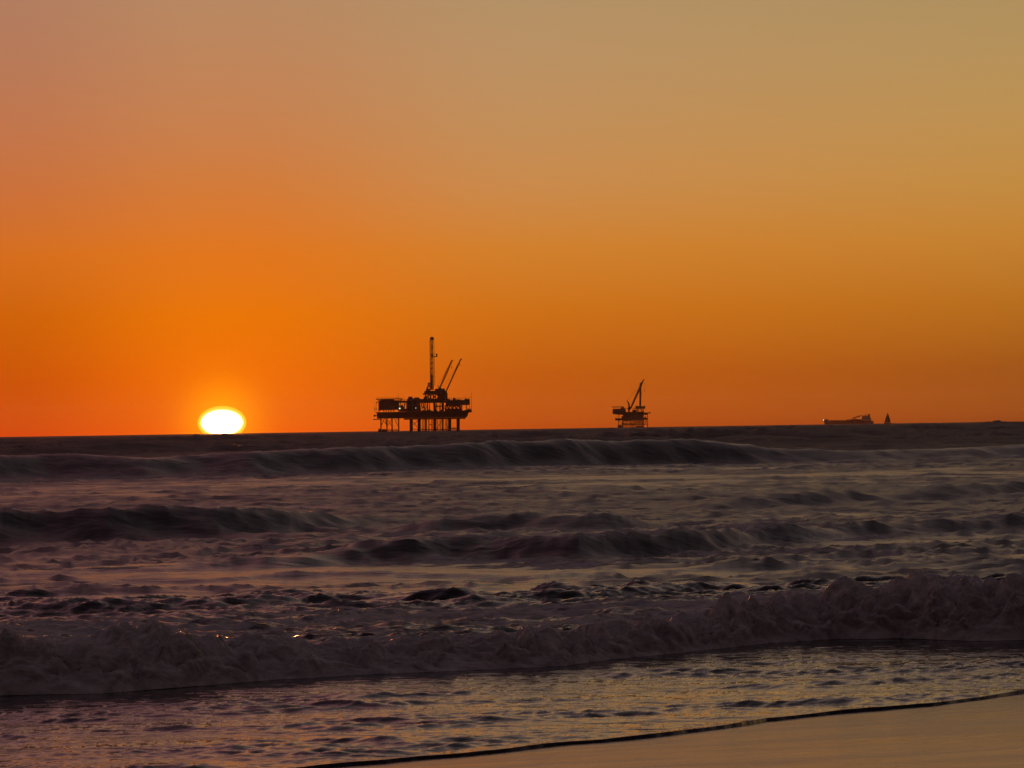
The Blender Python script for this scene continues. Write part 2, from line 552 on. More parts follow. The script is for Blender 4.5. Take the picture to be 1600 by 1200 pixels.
    Yd, Zd = np.zeros_like(Y), np.zeros_like(Y)
    Yd[near] = -b * env * np.sin(ang_) - (0.07 + .24 * (1 - sst(380, 480, pxn)) + .14 * sst(1350, 1450, pxn)) * hn * sst(0.1, 0.85, tn) * (1 - sst(wf, 4.0, qn)) * sst(-.05, .2, qn)
    Zd[near] = b * env * np.cos(ang_) + 0.12 * flick
    Y2 = Y + Yd
    Z2 = Z + Zd
    X2 = X + 0.0
    X2[near] += 0.06 * perlin3(xn / .3, yn / .3, zn / .3, 8) * env

    # ---- little step of the old swash in front of the breaker on the right
    st = curve(px, [(430, 1066), (560, 1060), (700, 1054), (870, 1046), (1100, 1018), (1200, 1012), (1300, 1008), (1500, 1006), (1700, 1004)])

    # ---- shoreline lip
    qw = Y - Wg
    zs = sand_height(X, Y)
    liph = 0.036 * (1 + 0.45 * perlin2(X / 1.1, X * 0 + 2, 79))
    lip = -0.03 + (0.03 + liph) * sst(-0.04, 0.03, qw)
    lipf = liph * (0.35 + 0.65 * np.exp(-np.maximum(qw, 0) / 0.25))
    zb = np.maximum(zs, -0.0) * (1 - sst(0.5, 3, qw))
    zshore = np.where(qw < 0.03, zs + lip, zs * (1 - sst(0.03, 1.5, qw)) + lipf)
    wshore = 1 - sst(0.4, 2.0, qw)
    Z2 = np.where(qw < 0.03, zshore, zshore * wshore + (0.0 + 0.35 * liph) * (1 - wshore) + Z2)

    # ---- curvature of the earth
    Z2 = Z2 - (X2 ** 2 + Y2 ** 2) / (2 * RE)

    # ---- foam cover (0..1), broken up finely by the material
    f1 = perlin2((Y - .3 * X) / 7.5 + 3, (X + .3 * Y) / 20, 101)
    f2 = perlin2((Y - .4 * X) / 1.9, (X + .4 * Y) / 6, 102)
    f3 = perlin2((Y - .3 * X) / .6, (X + .3 * Y) / 2.2, 103)
    fb = 0.45 * f1 + 0.4 * f2 + 0.35 * f3
    foam = (0.40 + 0.42 * sst(-0.4, 0.25, fb)) * sst(1.5, 3, Q) * (1 - sst(9, 22, Q + 8 * f1))       # foam field behind the breaker
    foam = np.maximum(foam, 0.62 * sst(-0.05, 0.4, fb) * sst(14, 24, Q) * (1 - sst(70, 110, Q)))
    foam = np.maximum(foam, 0.6 * sst(0.0, 0.45, fb) * sst(60, 80, Q) * (1 - sst(180, 260, Y)))
    foam = foam * (1 - 0.95 * waves_face)
    # white line at the toe of A, feathering towards the shore
    toe = np.exp(-np.maximum(-qA, 0) / 16.0) * np.exp(-np.maximum(qA, 0) / 1.2)
    foam = np.maximum(foam, 0.95 * toe * sst(-.5, .2, fb + .15))
    # breaking top of A in places
    foam = np.maximum(foam, 0.5 * np.exp(-((qA - 9) / 1.3) ** 2) * sst(0.1, .5, perlin2(X / 9, Y * 0, 105)))
    # thin lip on C
    foam = np.maximum(foam, 0.75 * np.exp(-((qC - 2.0) / .33) ** 2) * sst(.2, .4, hC))
    # breaker itself
    undercut = np.interp(px, [-200, 0, 100, 380, 460, 900, 1300, 1380, 1600], [.02, .02, .05, .02, -.05, -.05, -.05, -.03, -.03])
    U = np.broadcast_to(undercut, Y.shape)
    U = U + .06 * perlin2(PX / 60, PX * 0, 61) + .03 * perlin2(PX / 20, PX * 0, 62)
    clump = 0.7 + .3 * sst(-.25, .25, perlin2(PX / 90, t * 1.6, 63) + .5 * perlin2(PX / 30, t * 3, 64))
    bf = (0.86 + .14 * clump) * (0.9 + 0.1 * sst(0.0, 0.4, t - U + 0.06 * f3)) * (1 - sst(2.0, 5.5, Q))
    darkr = np.broadcast_to(np.interp(px, [1340, 1480, 1600], [0, .0, .0]), Y.shape)
    foam = np.maximum(foam, bf * (0.95 - darkr * sst(-.3, .3, f2)) * (Q > 0))
    # thin lacy rests on the swash
    foam = np.maximum(foam, 0.2 * sst(0.05, .5, 0.6 * f1 + .5 * f2) * (Q < 0) * sst(0.6, 2.5, qw) * sst(-9, -1, Q))
    foam = np.clip(foam, 0, 1)

    rough = np.clip((rough_var * 2.2) ** 0.25, 0.0, 0.6)
    rough = np.maximum(rough, 0.07)

    co = np.stack([X2, Y2, Z2], axis=-1).reshape(-1, 3).astype(np.float32)
    idx = np.arange(nr * nc).reshape(nr, nc)
    quads = np.stack([idx[:-1, :-1], idx[:-1, 1:], idx[1:, 1:], idx[1:, :-1]], axis=-1).reshape(-1, 4)
    me = bpy.data.meshes.new("sea")
    me.vertices.add(len(co))
    me.vertices.foreach_set('co', co.ravel())
    me.loops.add(quads.size)
    me.loops.foreach_set('vertex_index', quads.ravel().astype(np.int32))
    me.polygons.add(len(quads))
    me.polygons.foreach_set('loop_start', (np.arange(len(quads)) * 4).astype(np.int32))
    me.polygons.foreach_set('use_smooth', np.ones(len(quads), dtype=bool))
    me.update(calc_edges=True)
    for nm, arr in (("foam", foam), ("subwave", rough)):
        at = me.attributes.new(nm, 'FLOAT', 'POINT')
        at.data.foreach_set('value', arr.ravel().astype(np.float32))
    o = bpy.data.objects.new("sea", me)
    COL.objects.link(o)
    print("sea quads", len(quads))
    # crest points for the spray
    r_c = int(np.argmin(np.abs((Y[:, 450] - F[450]) - wf * .72)))
    crest = np.stack([X2[r_c], Y2[r_c], Z2[r_c]], axis=-1)
    return o, crest, px

sea, crest_pts, crest_px = build_sea()
tag(sea, "dark rough sea running up the beach, with swells and foam out to the horizon", None, None, 'structure')

# ---- water material
m, t, bs = new_mat("sea_water")
tcn = t.nodes.new('ShaderNodeTexCoord')
at = t.nodes.new('ShaderNodeAttribute'); at.attribute_name = "foam"
ar = t.nodes.new('ShaderNodeAttribute'); ar.attribute_name = "subwave"
mp = t.nodes.new('ShaderNodeMapping')
mp.inputs['Rotation'].default_value = (0, 0, R(-45))
mp.inputs['Scale'].default_value = (0.5, 1.0, 1.0)
t.links.new(tcn.outputs['Object'], mp.inputs[0])
def noise(scale, detail=5, rough=.6, dist=0.0, vec=None):
    n = t.nodes.new('ShaderNodeTexNoise')
    n.inputs['Scale'].default_value = scale
    n.inputs['Detail'].default_value = detail
    n.inputs['Roughness'].default_value = rough
    n.inputs['Distortion'].default_value = dist
    t.links.new(vec or mp.outputs[0], n.inputs['Vector'])
    return n.outputs[0]
nfine = noise(5.0, 7, .65, .6)
nlace = noise(.38, 9, .66, .8)
comb = math_node(t, 'ADD', math_node(t, 'MULTIPLY', nfine, .3), math_node(t, 'MULTIPLY', nlace, .7))
# foam where the cover beats the noise
thr = math_node(t, 'SUBTRACT', 1.0, at.outputs['Fac'])
comb = maprange(t, comb, .33, .67)
thr = math_node(t, 'MULTIPLY_ADD', thr, 1.1, -0.14)
hi = math_node(t, 'ADD', thr, 0.2)
fmask = maprange(t, comb, thr, hi, smooth=True)
wcol = (0.016, 0.009, 0.010, 1)
fcol = mixc(t, maprange(t, nfine, .3, .7), (0.22, 0.20, 0.20, 1), (0.62, 0.575, 0.57, 1))
t.links.new(mixc(t, fmask, wcol, fcol), bs.inputs['Base Color'])
rg = math_node(t, 'ADD', ar.outputs['Fac'], math_node(t, 'MULTIPLY', fmask, 0.33))
t.links.new(rg, bs.inputs['Roughness'])
bs.inputs['IOR'].default_value = 1.33
t.links.new(maprange(t, fmask, 0, 1, .5, .06), bs.inputs['Specular IOR Level'])
bp = t.nodes.new('ShaderNodeBump')
bp.inputs['Strength'].default_value = 1.0
bp.inputs['Distance'].default_value = 0.018
farw = maprange(t, ar.outputs['Fac'], .46, .6)
hfar = math_node(t, 'MULTIPLY', noise(.16, 6, .6, .2), math_node(t, 'MULTIPLY', farw, 50.0))
t.links.new(math_node(t, 'ADD', math_node(t, 'ADD', math_node(t, 'MULTIPLY', noise(.7, 3, .6, .5), 5.0), noise(3.0, 6, .62, .4)), hfar), bp.inputs['Height'])
bp2 = t.nodes.new('ShaderNodeBump')
bp2.inputs['Strength'].default_value = 0.8
bp2.inputs['Distance'].default_value = 0.06
t.links.new(math_node(t, 'MULTIPLY', fmask, nfine), bp2.inputs['Height'])
t.links.new(bp.outputs[0], bp2.inputs['Normal'])
t.links.new(bp2.outputs[0], bs.inputs['Normal'])
sea.data.materials.append(m)

# ------------------------------------------------------------------ beach
def build_sand():
    xs = np.concatenate([np.linspace(-300, -22, 24)[:-1], np.linspace(-22, -9, 30)[:-1], np.linspace(-9, 9, 420), np.linspace(9, 24, 30)[1:], np.linspace(24, 300, 24)[1:]])
    ys = np.concatenate([np.linspace(-200, 5, 26)[:-1], np.linspace(5, 28, 60)[:-1], np.linspace(28, 50, 420), np.linspace(50, 330, 40)[1:]])
    X, Y = np.meshgrid(xs, ys)
    Z = sand_height(X, Y)
    s = inland(X, Y)
    Z = np.where(s < 0, np.maximum(Z, -1.6), Z)
    # faint run-off relief
    Z += 0.0022 * perlin2((X + Y) / .9, (Y - X) / .22, 5) * (s > -1) + 0.0012 * perlin2(X / .12, Y / .3, 6)
    nr, nc = X.shape
    co = np.stack([X, Y, Z], -1).reshape(-1, 3).astype(np.float32)
    idx = np.arange(nr * nc).reshape(nr, nc)
    quads = np.stack([idx[:-1, :-1], idx[:-1, 1:], idx[1:, 1:], idx[1:, :-1]], axis=-1).reshape(-1, 4)
    me = bpy.data.meshes.new("sand")
    me.vertices.add(len(co)); me.vertices.foreach_set('co', co.ravel())
    me.loops.add(quads.size); me.loops.foreach_set('vertex_index', quads.ravel().astype(np.int32))
    me.polygons.add(len(quads)); me.polygons.foreach_set('loop_start', (np.arange(len(quads)) * 4).astype(np.int32))
    me.polygons.foreach_set('use_smooth', np.ones(len(quads), dtype=bool))
    me.update(calc_edges=True)
    o = bpy.data.objects.new("sand", me)
    COL.objects.link(o)
    return o
sand = build_sand()
tag(sand, "smooth wet sand of the beach in the lower right corner", None, None, 'structure')
m, t, bs = new_mat("wet_sand")
tcn = t.nodes.new('ShaderNodeTexCoord')
mp = t.nodes.new('ShaderNodeMapping')
mp.inputs['Rotation'].default_value = (0, 0, R(-40))
mp.inputs['Scale'].default_value = (0.35, 1.6, 1.0)
t.links.new(tcn.outputs['Object'], mp.inputs[0])
n1 = noise(1.3, 8, .6, .5)
n2 = noise(40, 5, .7, .0, tcn.outputs['Object'])
t.links.new(mixc(t, maprange(t, n1, .3, .7), (0.18, 0.125, 0.118, 1), (0.25, 0.18, 0.17, 1)), bs.inputs['Base Color'])
t.links.new(maprange(t, n1, .3, .75, .17, .30), bs.inputs['Roughness'])
bs.inputs['IOR'].default_value = 1.38
bp = t.nodes.new('ShaderNodeBump')
bp.inputs['Strength'].default_value = 0.25
bp.inputs['Distance'].default_value = 0.004
t.links.new(math_node(t, 'ADD', n2, math_node(t, 'MULTIPLY', n1, 2.0)), bp.inputs['Height'])
t.links.new(bp.outputs[0], bs.inputs['Normal'])
sand.data.materials.append(m)

# ------------------------------------------------------------------ spray over the breaker
def build_spray():
    rs = np.random.RandomState(12)
    vs, fs = [], []
    inside = np.where((crest_px > -20) & (crest_px < 1620))[0]
    strong = np.interp(crest_px, [0, 60, 180, 260, 430, 700, 860, 900, 1000, 1080, 1160, 1240, 1320, 1360, 1500, 1600], [.4, 1, .8, .5, .3, .2, .3, .9, .5, .7, 1.0, .8, 1.0, .6, .3, .2])
    w = strong * (0.25 + np.clip(perlin2(crest_px / 24.0, crest_px * 0 + .5, 55) + .3, 0, 2) ** 2)
    w = w[inside] / w[inside].sum()
    octv = np.array([(1, 0, 0), (-1, 0, 0), (0, 1, 0), (0, -1, 0), (0, 0, 1), (0, 0, -1)], float)
    octf = [(0, 2, 4), (2, 1, 4), (1, 3, 4), (3, 0, 4), (2, 0, 5), (1, 2, 5), (3, 1, 5), (0, 3, 5)]
    for i in range(12000):
        k = rs.choice(inside, p=w)
        c = crest_pts[k]
        a = rs.exponential(0.035)
        p = c + np.array([rs.normal(0, .03), rs.normal(0.1, .22), a * (.9 if rs.rand() < .9 else 2) - .03])
        r = rs.uniform(.003, .008) * (1 if a < .08 else .7)
        q = octv * r * np.array([rs.uniform(.7, 1.8), 1, rs.uniform(.7, 1.6)]) + p
        n = len(vs)
        vs += [tuple(v) for v in q]
        fs += [tuple(n + j for j in f) for f in octf]
    me = bpy.data.meshes.new("sea_spray")
    me.from_pydata(vs, [], fs)
    m, t, bs = new_mat("spray_water")
    bs.inputs['Base Color'].default_value = (.62, .58, .58, 1)
    bs.inputs['Roughness'].default_value = .25
    bs.inputs['Subsurface Weight'].default_value = 0.0
    me.materials.append(m)
    o = bpy.data.objects.new("sea_spray", me)
    COL.objects.link(o)
    return o
spray = build_spray()
tag(spray, "fine spray and droplets thrown up along the crest of the shore break", None, None, 'stuff')

# ------------------------------------------------------------------ sun
def build_sun():
    D = 90000.0
    px, py = 346.0, 660.5
    cxp, cyp = px - 800, (horizon_row(px) - 5.9) - py
    c = Vector((cxp / FPX * D, D, cyp / FPX * D + EYE))
    rx, rz = 38.0 / FPX * D, 26.5 / FPX * D
    vs, fs = [], []
    nu, nv = 64, 32
    for j in range(nv + 1):
        th = math.pi * j / nv
        for i in range(nu):
            ph = 2 * math.pi * i / nu
            vs.append((math.cos(ph) * math.sin(th) * rx, math.sin(ph) * math.sin(th) * rx, math.cos(th) * rz))
    for j in range(nv):
        for i in range(nu):
            a, b = j * nu + i, j * nu + (i + 1) % nu
            fs.append((a, a + nu, b + nu, b))
    me = bpy.data.meshes.new("sun")
    me.from_pydata(vs, [], fs)
    me.polygons.foreach_set('use_smooth', [True] * len(fs))
    mt = bpy.data.materials.new("sun_fire")
    mt.use_nodes = True
    t = mt.node_tree
    for n in list(t.nodes): t.nodes.remove(n)
    lw = t.nodes.new('ShaderNodeLayerWeight')
    lw.inputs[0].default_value = 0.5
    # limb darkening of the real disc: white hot core, yellow then orange limb
    col = ramp(t, lw.outputs['Facing'], [(0.0, (1, .86, .55, 1)), (0.36, (1, .76, .42, 1)), (0.50, (1, .66, .10, 1)), (0.75, (1, .58, .02, 1)), (1.0, (1, .36, .0, 1))], 'LINEAR')
    st = maprange(t, lw.outputs['Facing'], 0.2, 0.54, 14.0, 1.2)
    em = t.nodes.new('ShaderNodeEmission')
    t.links.new(col, em.inputs[0]); t.links.new(st, em.inputs[1])
    ou = t.nodes.new('ShaderNodeOutputMaterial')
    t.links.new(em.outputs[0], ou.inputs[0])
    me.materials.append(mt)
    mt.cycles.emission_sampling = 'NONE'
    o = bpy.data.objects.new("sun", me)
    COL.objects.link(o)
    o.location = c
    return o
sun = build_sun()
tag(sun, "white-hot flattened sun setting on the sea horizon", "sun")

# ------------------------------------------------------------------ the large platform
def place(px, dist):
    x = (px - 800) / FPX * dist
    return Vector((x, dist, -(x * x + dist * dist) / (2 * RE))), -math.atan2(x, dist)

class View:
    """reads lengths off an enlarged crop of the photograph: (X, Y) in the crop -> metres in the thing"""
    def __init__(s, zoom, xc, yw, dist):
        s.k = dist / FPX / zoom
        s.xc, s.yw = xc, yw
    def __call__(s, X, Y):
        x, z = (X - s.xc) * s.k, (s.yw - Y) * s.k
        return (x + ROLL * z, z - ROLL * x)
    def l(s, n):
        return n * s.k

def boxv(mb, V, X0, X1, Y0, Y1, d0, d1):
    """crop rectangle X0..X1, Y0(top)..Y1(bottom) pushed from depth d0 to d1"""
    xm = (X0 + X1) / 2
    x0, x1 = V(X0, (Y0 + Y1) / 2)[0], V(X1, (Y0 + Y1) / 2)[0]
    z0, z1 = V(xm, Y1)[1], V(xm, Y0)[1]
    mb.box(x0, x1, d0, d1, z0, z1)
    return mb

def pt(V, X, Y, d=0.0):
    x, z = V(X, Y)
    return (x, d, z)

def railing(V, X0, X1, Y, d, n, h=1.3):
    mb = MB()
    a, b = Vector(pt(V, X0, Y, d)), Vector(pt(V, X1, Y, d))
    up = Vector((0, 0, h))
    for i in range(n + 1):
        c = a.lerp(b, i / n)
        mb.bar(c, c + up, .07)
    mb.bar(a + up, b + up, .07)
    mb.bar(a + up * .5, b + up * .5, .05)
    return mb

def big_platform():
    D = 2900.0
    V = View(6.667, 600, 1077, D)
    loc, rz = place(660, D)
    r = root("oil_platform", loc, rz)
    tag(r, "larger, nearer offshore oil platform with tall derrick, two cranes and many legs", "oil platform", "offshore oil platforms")
    U = 1095   # below the water
    # wide legs of the main block, two rows
    for X, d in ((477, -16), (559, 15), (720, -16), (878, 15), (963, -16)):
        w = 17 if X != 720 else 15
        MB().tube(pt(V, X, U, d), pt(V, X, 938, d), V.l(w), n=12).build('leg', M_STEEL, r, True)
    for X, d in ((630, 0), (805, 2)):
        MB().tube(pt(V, X, U, d), pt(V, X, 938, d), V.l(9), n=10).build('leg', M_STEEL, r, True)
    # conductor pipes
    for X, d in ((592, 3), (604, -4), (617, 5), (655, -3), (664, 4), (688, -2), (697, 5), (744, 4), (754, -3), (776, 3), (786, -5), (830, 4), (842, -3), (852, 5)):
        MB().tube(pt(V, X, U, d), pt(V, X, 938, d), V.l(3.2), n=6).build('conductor_pipe', M_RUST, r)
    # horizontal braces
    for (X0, X1, Y, d, w) in ((495, 945, 1051, -16, 3.2), (578, 862, 1054, 15, 3.0), (665, 700, 1004, 4, 4), (895, 945, 1040, -12, 6), (900, 945, 1052, -8, 3)):
        MB().tube(pt(V, X0, Y, d), pt(V, X1, Y, d), V.l(w), n=6).build('brace', M_STEEL, r)
    for (X0, Y0, X1, Y1, d) in ((495, 975, 540, 1030, -6), (540, 960, 500, 1010, 4), (735, 1060, 795, 960, 10), (835, 990, 862, 1040, 12)):
        MB().tube(pt(V, X0, Y0, d), pt(V, X1, Y1, d), V.l(3), n=6).build('brace', M_STEEL, r)
    # left jacket
    for X, d in ((163, -12), (222, 12), (278, -12), (345, 12)):
        MB().tube(pt(V, X, U, d), pt(V, X, 930, d), V.l(6.5), n=8).build('jacket_leg', M_RUST, r, True)
    for (X0, Y0, X1, Y1, d) in ((163, 1025, 200, 940, -12), (205, 940, 222, 1020, 0), (222, 940, 278, 1025, 0), (278, 940, 225, 1025, -4), (300, 940, 345, 1025, 4), (345, 960, 318, 940, 8), (172, 945, 215, 1000, 6), (163, 1010, 190, 960, 4)):
        MB().tube(pt(V, X0, Y0, d), pt(V, X1, Y1, d), V.l(3.2), n=6).build('jacket_brace', M_RUST, r)
    for (Y, d) in ((1062, -12), (1058, 12)):
        MB().tube(pt(V, 222, Y, d), pt(V, 345, Y, d), V.l(3.6), n=6).build('jacket_brace', M_RUST, r)
    bl = boxv(MB(), V, 135, 222, 1060, 1072, -20, -14)
    boxv(bl, V, 138, 158, 1046, 1090, -19, -15); boxv(bl, V, 175, 215, 1050, 1090, -19, -15)
    bl.build('boat_landing', M_DARK, r)
    # lower deck: plate girders with a lighter edge beam
    dk = boxv(MB(), V, 122, 1050, 876, 934, -20, 20)
    boxv(dk, V, 400, 1040, 934, 948, -17, 18)
    boxv(dk, V, 95, 160, 946, 954, -17, -12)
    deck = dk.build('main_deck', M_STEEL, r)
    eb = boxv(MB(), V, 110, 1060, 868, 877, -21.5, 21.5)
    eb.build('deck_edge', M_RUST, deck)
    for i in range(17):
        X = 135 + i * 55
        boxv(MB(), V, X, X + 6, 879, 932, -20.6, -20).build('stiffener', M_RUST, deck)
    # outboard bits on the left and right ends
    w = boxv(MB(), V, 98, 122, 905, 912, -16, 10)
    boxv(w, V, 88, 104, 900, 922, -12, -6); boxv(w, V, 84, 100, 944, 954, -14, -8)
    boxv(w, V, 96, 100, 815, 870, -10, -9); boxv(w, V, 103, 122, 838, 844, -12, 8); boxv(w, V, 115, 127, 768, 780, -10, -5)
    boxv(w, V, 112, 115, 762, 870, -12, -11)
    w.build('walkway', M_STEEL, r)
    w = boxv(MB(), V, 1050, 1100, 852, 876, -15, 6)
    w.prism([V(1050, 876), V(1072, 876), V(1062, 908), V(1050, 930)], -12, 4)
    boxv(w, V, 1062, 1075, 838, 852, -10, -4)
    w.build('lifeboat_station', M_DARK, r)
    lb = MB()
    a, b = pt(V, 1078, 862, -18), pt(V, 1104, 862, -18)
    lb.tube(a, b, 1.0, 1.0, 10)
    lb.build('lifeboat', M_RUST, r)
    # living quarters on the left, helideck on top
    q = boxv(MB(), V, 137, 352, 752, 850, -14, 12)
    boxv(q, V, 155, 300, 744, 753, -12, 8)
    quarters = q.build('quarters_module', M_MODULE, r)
    for row in range(3):
        for i in range(11):
            X = 148 + i * 18
            Y = 768 + row * 27
            boxv(MB(), V, X, X + 8, Y, Y + 9, -14.06, -14.0).build('window', M_DARK, quarters)
    boxv(MB(), V, 150, 170, 850, 858, -13, -11).build('support', M_STEEL, quarters)
    for X in (137, 185, 210, 238, 262, 290, 340):
        boxv(MB(), V, X, X + 9, 850, 868, -13, 11).build('support', M_STEEL, quarters)
    hd = boxv(MB(), V, 112, 384, 735, 741, -16, 13)
    hdo = hd.build('helideck', M_STEEL, r)
    for (X0, Y0, X1, Y1) in ((120, 741, 160, 768), (384, 741, 352, 760)):
        for d in (-12, 9):
            MB().bar(pt(V, X0, Y0, d), pt(V, X1, Y1, d), .25).build('helideck_strut', M_STEEL, hdo)

    railing(V, 112, 384, 735, -16, 22, .8).build('railing', M_STEEL, hdo)
    # open bay between quarters and process block
    boxv(MB(), V, 352, 435, 756, 775, -14, 12).build('bay_roof', M_STEEL, r)
    bay = MB()
    for X, ww in ((362, 8), (388, 5), (404, 6), (425, 10)):
        boxv(bay, V, X, X + ww, 775, 868, -8, -6)
    bay.bar(pt(V, 375, 800, -5), pt(V, 400, 850, -5), .6); bay.bar(pt(V, 415, 780, 5), pt(V, 395, 830, 5), .4)
    boxv(bay, V, 352, 392, 812, 868, -10, 8)
    boxv(bay, V, 392, 430, 838, 868, -10, 8)
    bay.build('pipework', M_RUST, r)
    # process block
    pb = boxv(MB(), V, 435, 572, 732, 868, -18, 17)
    pbo = pb.build('process_module', M_MODULE, r)
    boxv(MB(), V, 446, 490, 714, 732, -12, 0).build('roof_unit', M_STEEL, pbo)
    boxv(MB(), V, 508, 558, 721, 732, -14, 4).build('roof_unit', M_STEEL, pbo)
    for (X0, X1, Y0, Y1) in ((445, 480, 760, 800), (492, 530, 752, 790), (500, 560, 812, 850), (446, 482, 815, 860)):
        boxv(MB(), V, X0, X1, Y0, Y1, -18.4, -18).build('louvre_panel', M_DARK, pbo)
    # drill deck in the middle, on posts
    dd = boxv(MB(), V, 572, 830, 736, 776, -18, 17)
    ddo = dd.build('drill_deck', M_STEEL, r)
    for X, ww, d in ((616, 9, -12), (640, 12, 6), (664, 7, 12), (706, 22, -12), (742, 6, 8), (776, 6, -10), (792, 26, 0)):
        boxv(MB(), V, X, X + ww, 776, 868, d, d + V.l(ww)).build('post', M_STEEL, ddo)
    pw = MB()
    rs = random.Random(4)
    for i in range(18):
        X = rs.uniform(575, 790)
        hgt = rs.uniform(6, 22)
        boxv(pw, V, X, X + rs.uniform(8, 22), 868 - hgt, 868, rs.uniform(-15, 0), rs.uniform(2, 12))
    for i in range(12):
        X = rs.uniform(575, 780)
        pw.bar(pt(V, X, 776, rs.uniform(-10, 10)), pt(V, X + rs.uniform(-18, 18), 866, rs.uniform(-10, 10)), .22)
    pw.bar(pt(V, 590, 822, -5), pt(V, 612, 822, -5), .6)
    pw.bar(pt(V, 736, 812, -5), pt(V, 790, 812, -5), .5)
    pw.build('pipework', M_RUST, r)
    # right hand module, bumpy top
    rm = boxv(MB(), V, 830, 1084, 752, 800, -17, 15)
    rmo = rm.build('equipment_module', M_MODULE, r)
    for (X0, X1, Y0, d0, d1) in ((835, 880, 738, -12, 4), (884, 900, 742, -10, 6), (905, 940, 730, -14, 2), (916, 926, 722, -6, 0), (943, 985, 740, -10, 8), (992, 1018, 744, -12, 3), (1026, 1084, 738, -15, 10), (1040, 1050, 730, -5, 0)):
        boxv(MB(), V, X0, X1, Y0, 752, d0, d1).build('equipment_box', M_DARK, rmo)
    tr = MB()
    n = 9
    for i in range(n):
        X0, X1 = 825 + i * 20, 825 + (i + 1) * 20
        for d in (-15, 13):
            tr.bar(pt(V, X0, 803 if i % 2 else 836, d), pt(V, X1, 836 if i % 2 else 803, d), .45)
    boxv(tr, V, 822, 1005, 836, 868, -16, 14)
    boxv(tr, V, 822, 990, 800, 810, -12, 10)
    for X in (835, 868, 905, 948, 978):
        boxv(tr, V, X, X + 9, 805, 840, -8, 6)
    tr.build('truss', M_STEEL, r)
    for X, ww in ((1000, 6), (1044, 9), (1080, 4)):
        boxv(MB(), V, X, X + ww, 800, 868, -14, -12).build('post', M_STEEL, r)
    cl = MB()
    for (X0, X1, Y0) in ((1008, 1030, 856), (1030, 1060, 850), (1060, 1095, 846)):
        boxv(cl, V, X0, X1, Y0, 868, -10, 5)
    cl.build('deck_clutter', M_DARK, r)
    railing(V, 1050, 1104, 852, -15, 6).build('railing', M_STEEL, r)
    railing(V, 830, 1084, 738, -17, 18, .9).build('railing', M_STEEL, r)
    railing(V, 352, 435, 756, -14, 6, 1.0).build('railing', M_STEEL, r)
    # antennas
    for (X, Y0, Y1, w) in ((1103, 660, 850, 2.2), (1085, 705, 740, 1.8), (1040, 700, 738, 1.6), (342, 672, 735, 2.0), (403, 708, 756, 1.6), (325, 710, 735, 1.3)):
        MB().tube(pt(V, X, Y1, -8), pt(V, X, Y0, -8), V.l(w), V.l(w * .6), 6).build('antenna_mast', M_DARK, r)
    # substructure and rig floor
    ss = MB()
    for X in (618, 648, 668, 700, 722, 748, 792, 812):
        boxv(ss, V, X, X + 9, 688, 738, -10, -8); boxv(ss, V, X + 4, X + 12, 688, 738, 8, 10)
    for X0 in (620, 660, 700, 740, 780):
        ss.bar(pt(V, X0, 690, -9), pt(V, X0 + 34, 737, -9), .35); ss.bar(pt(V, X0 + 34, 690, 9), pt(V, X0, 737, 9), .35)
    boxv(ss, V, 782, 830, 688, 738, -8, 9)
    boxv(ss, V, 605, 640, 716, 738, -10, 6)
    ss.build('substructure', M_STEEL, r)
    rf = boxv(MB(), V, 612, 832, 652, 690, -12, 12)
    boxv(rf, V, 598, 640, 678, 692, -8, 6); boxv(rf, V, 826, 840, 670, 690, -8, 6)
    boxv(rf, V, 600, 604, 672, 700, -6, -5)
    rfo = rf.build('rig_floor', M_STEEL, r)
    boxv(MB(), V, 722, 826, 630, 652, -10, 9).build('engine_house', M_MODULE, rfo)
    boxv(MB(), V, 628, 676, 634, 652, -9, 5).build('driller_cabin', M_MODULE, rfo)
    st = boxv(MB(), V, 640, 672, 600, 608, -7, 5)
    boxv(st, V, 646, 676, 568, 578, -6, 4)
    for (X, Y0, Y1) in ((642, 600, 640), (652, 570, 604), (664, 580, 640), (670, 560, 640), (634, 615, 640)):
        boxv(st, V, X, X + 4, Y0, Y1, -5, 3)
    boxv(st, V, 648, 662, 580, 600, -4, 2); boxv(st, V, 640, 656, 612, 636, -4, 2)
    st.build('mast_stair', M_DARK, rfo)
    # derrick
    dm = MB()
    top, bot = 118, 640
    corners = []
    for (Xb, Xt) in ((676, 671), (708, 699)):
        for d in (-2.2, 2.2):
            dm.bar(pt(V, Xb, bot, d), pt(V, Xt, top, d), V.l(3.6))
            corners.append((Xb, Xt, d))
    bays = 22
    for i in range(bays):
        t0, t1 = i / bays, (i + 1) / bays
        for d in (-2.2,):
            def e(side, t):
                Xb, Xt = ((676, 671), (708, 699))[side]
                return pt(V, Xb + (Xt - Xb) * t, bot + (top - bot) * t, d)
            dm.bar(e(0, t0), e(1, t1) if i % 2 else e(1, t0), .14)
            dm.bar(e(1, t0), e(0, t1), .14)
            dm.bar(e(0, t0), e(1, t0), .14)
    dmo = dm.build('derrick', M_RUST, r)
    # travelling gear and ladder seen inside the mast
    tv = MB()
    tv.bar(pt(V, 689, 640, 0), pt(V, 687, 120, 0), V.l(2.4))
    for (Y0, Y1, ww) in ((480, 560, 9), (560, 640, 10), (270, 300, 8), (190, 210, 6), (350, 372, 6), (410, 430, 6)):
        boxv(tv, V, 690 - ww, 690 + ww, Y0, Y1, -1, 1)
    tv.build('travelling_block', M_DARK, dmo)
    cb = MB()
    cb.tube(pt(V, 674, 104, 0), pt(V, 708, 104, 0), V.l(14), n=12)
    boxv(cb, V, 671, 711, 100, 119, -2, 2)
    cb.bar(pt(V, 691, 100, 0), pt(V, 691, 82, 0), .15)
    cb.build('crown_block', M_DARK, dmo)
    mbd = boxv(MB(), V, 706, 748, 290, 298, -2.5, 2.5)
    boxv(mbd, V, 734, 749, 264, 292, -2.5, 2.5)
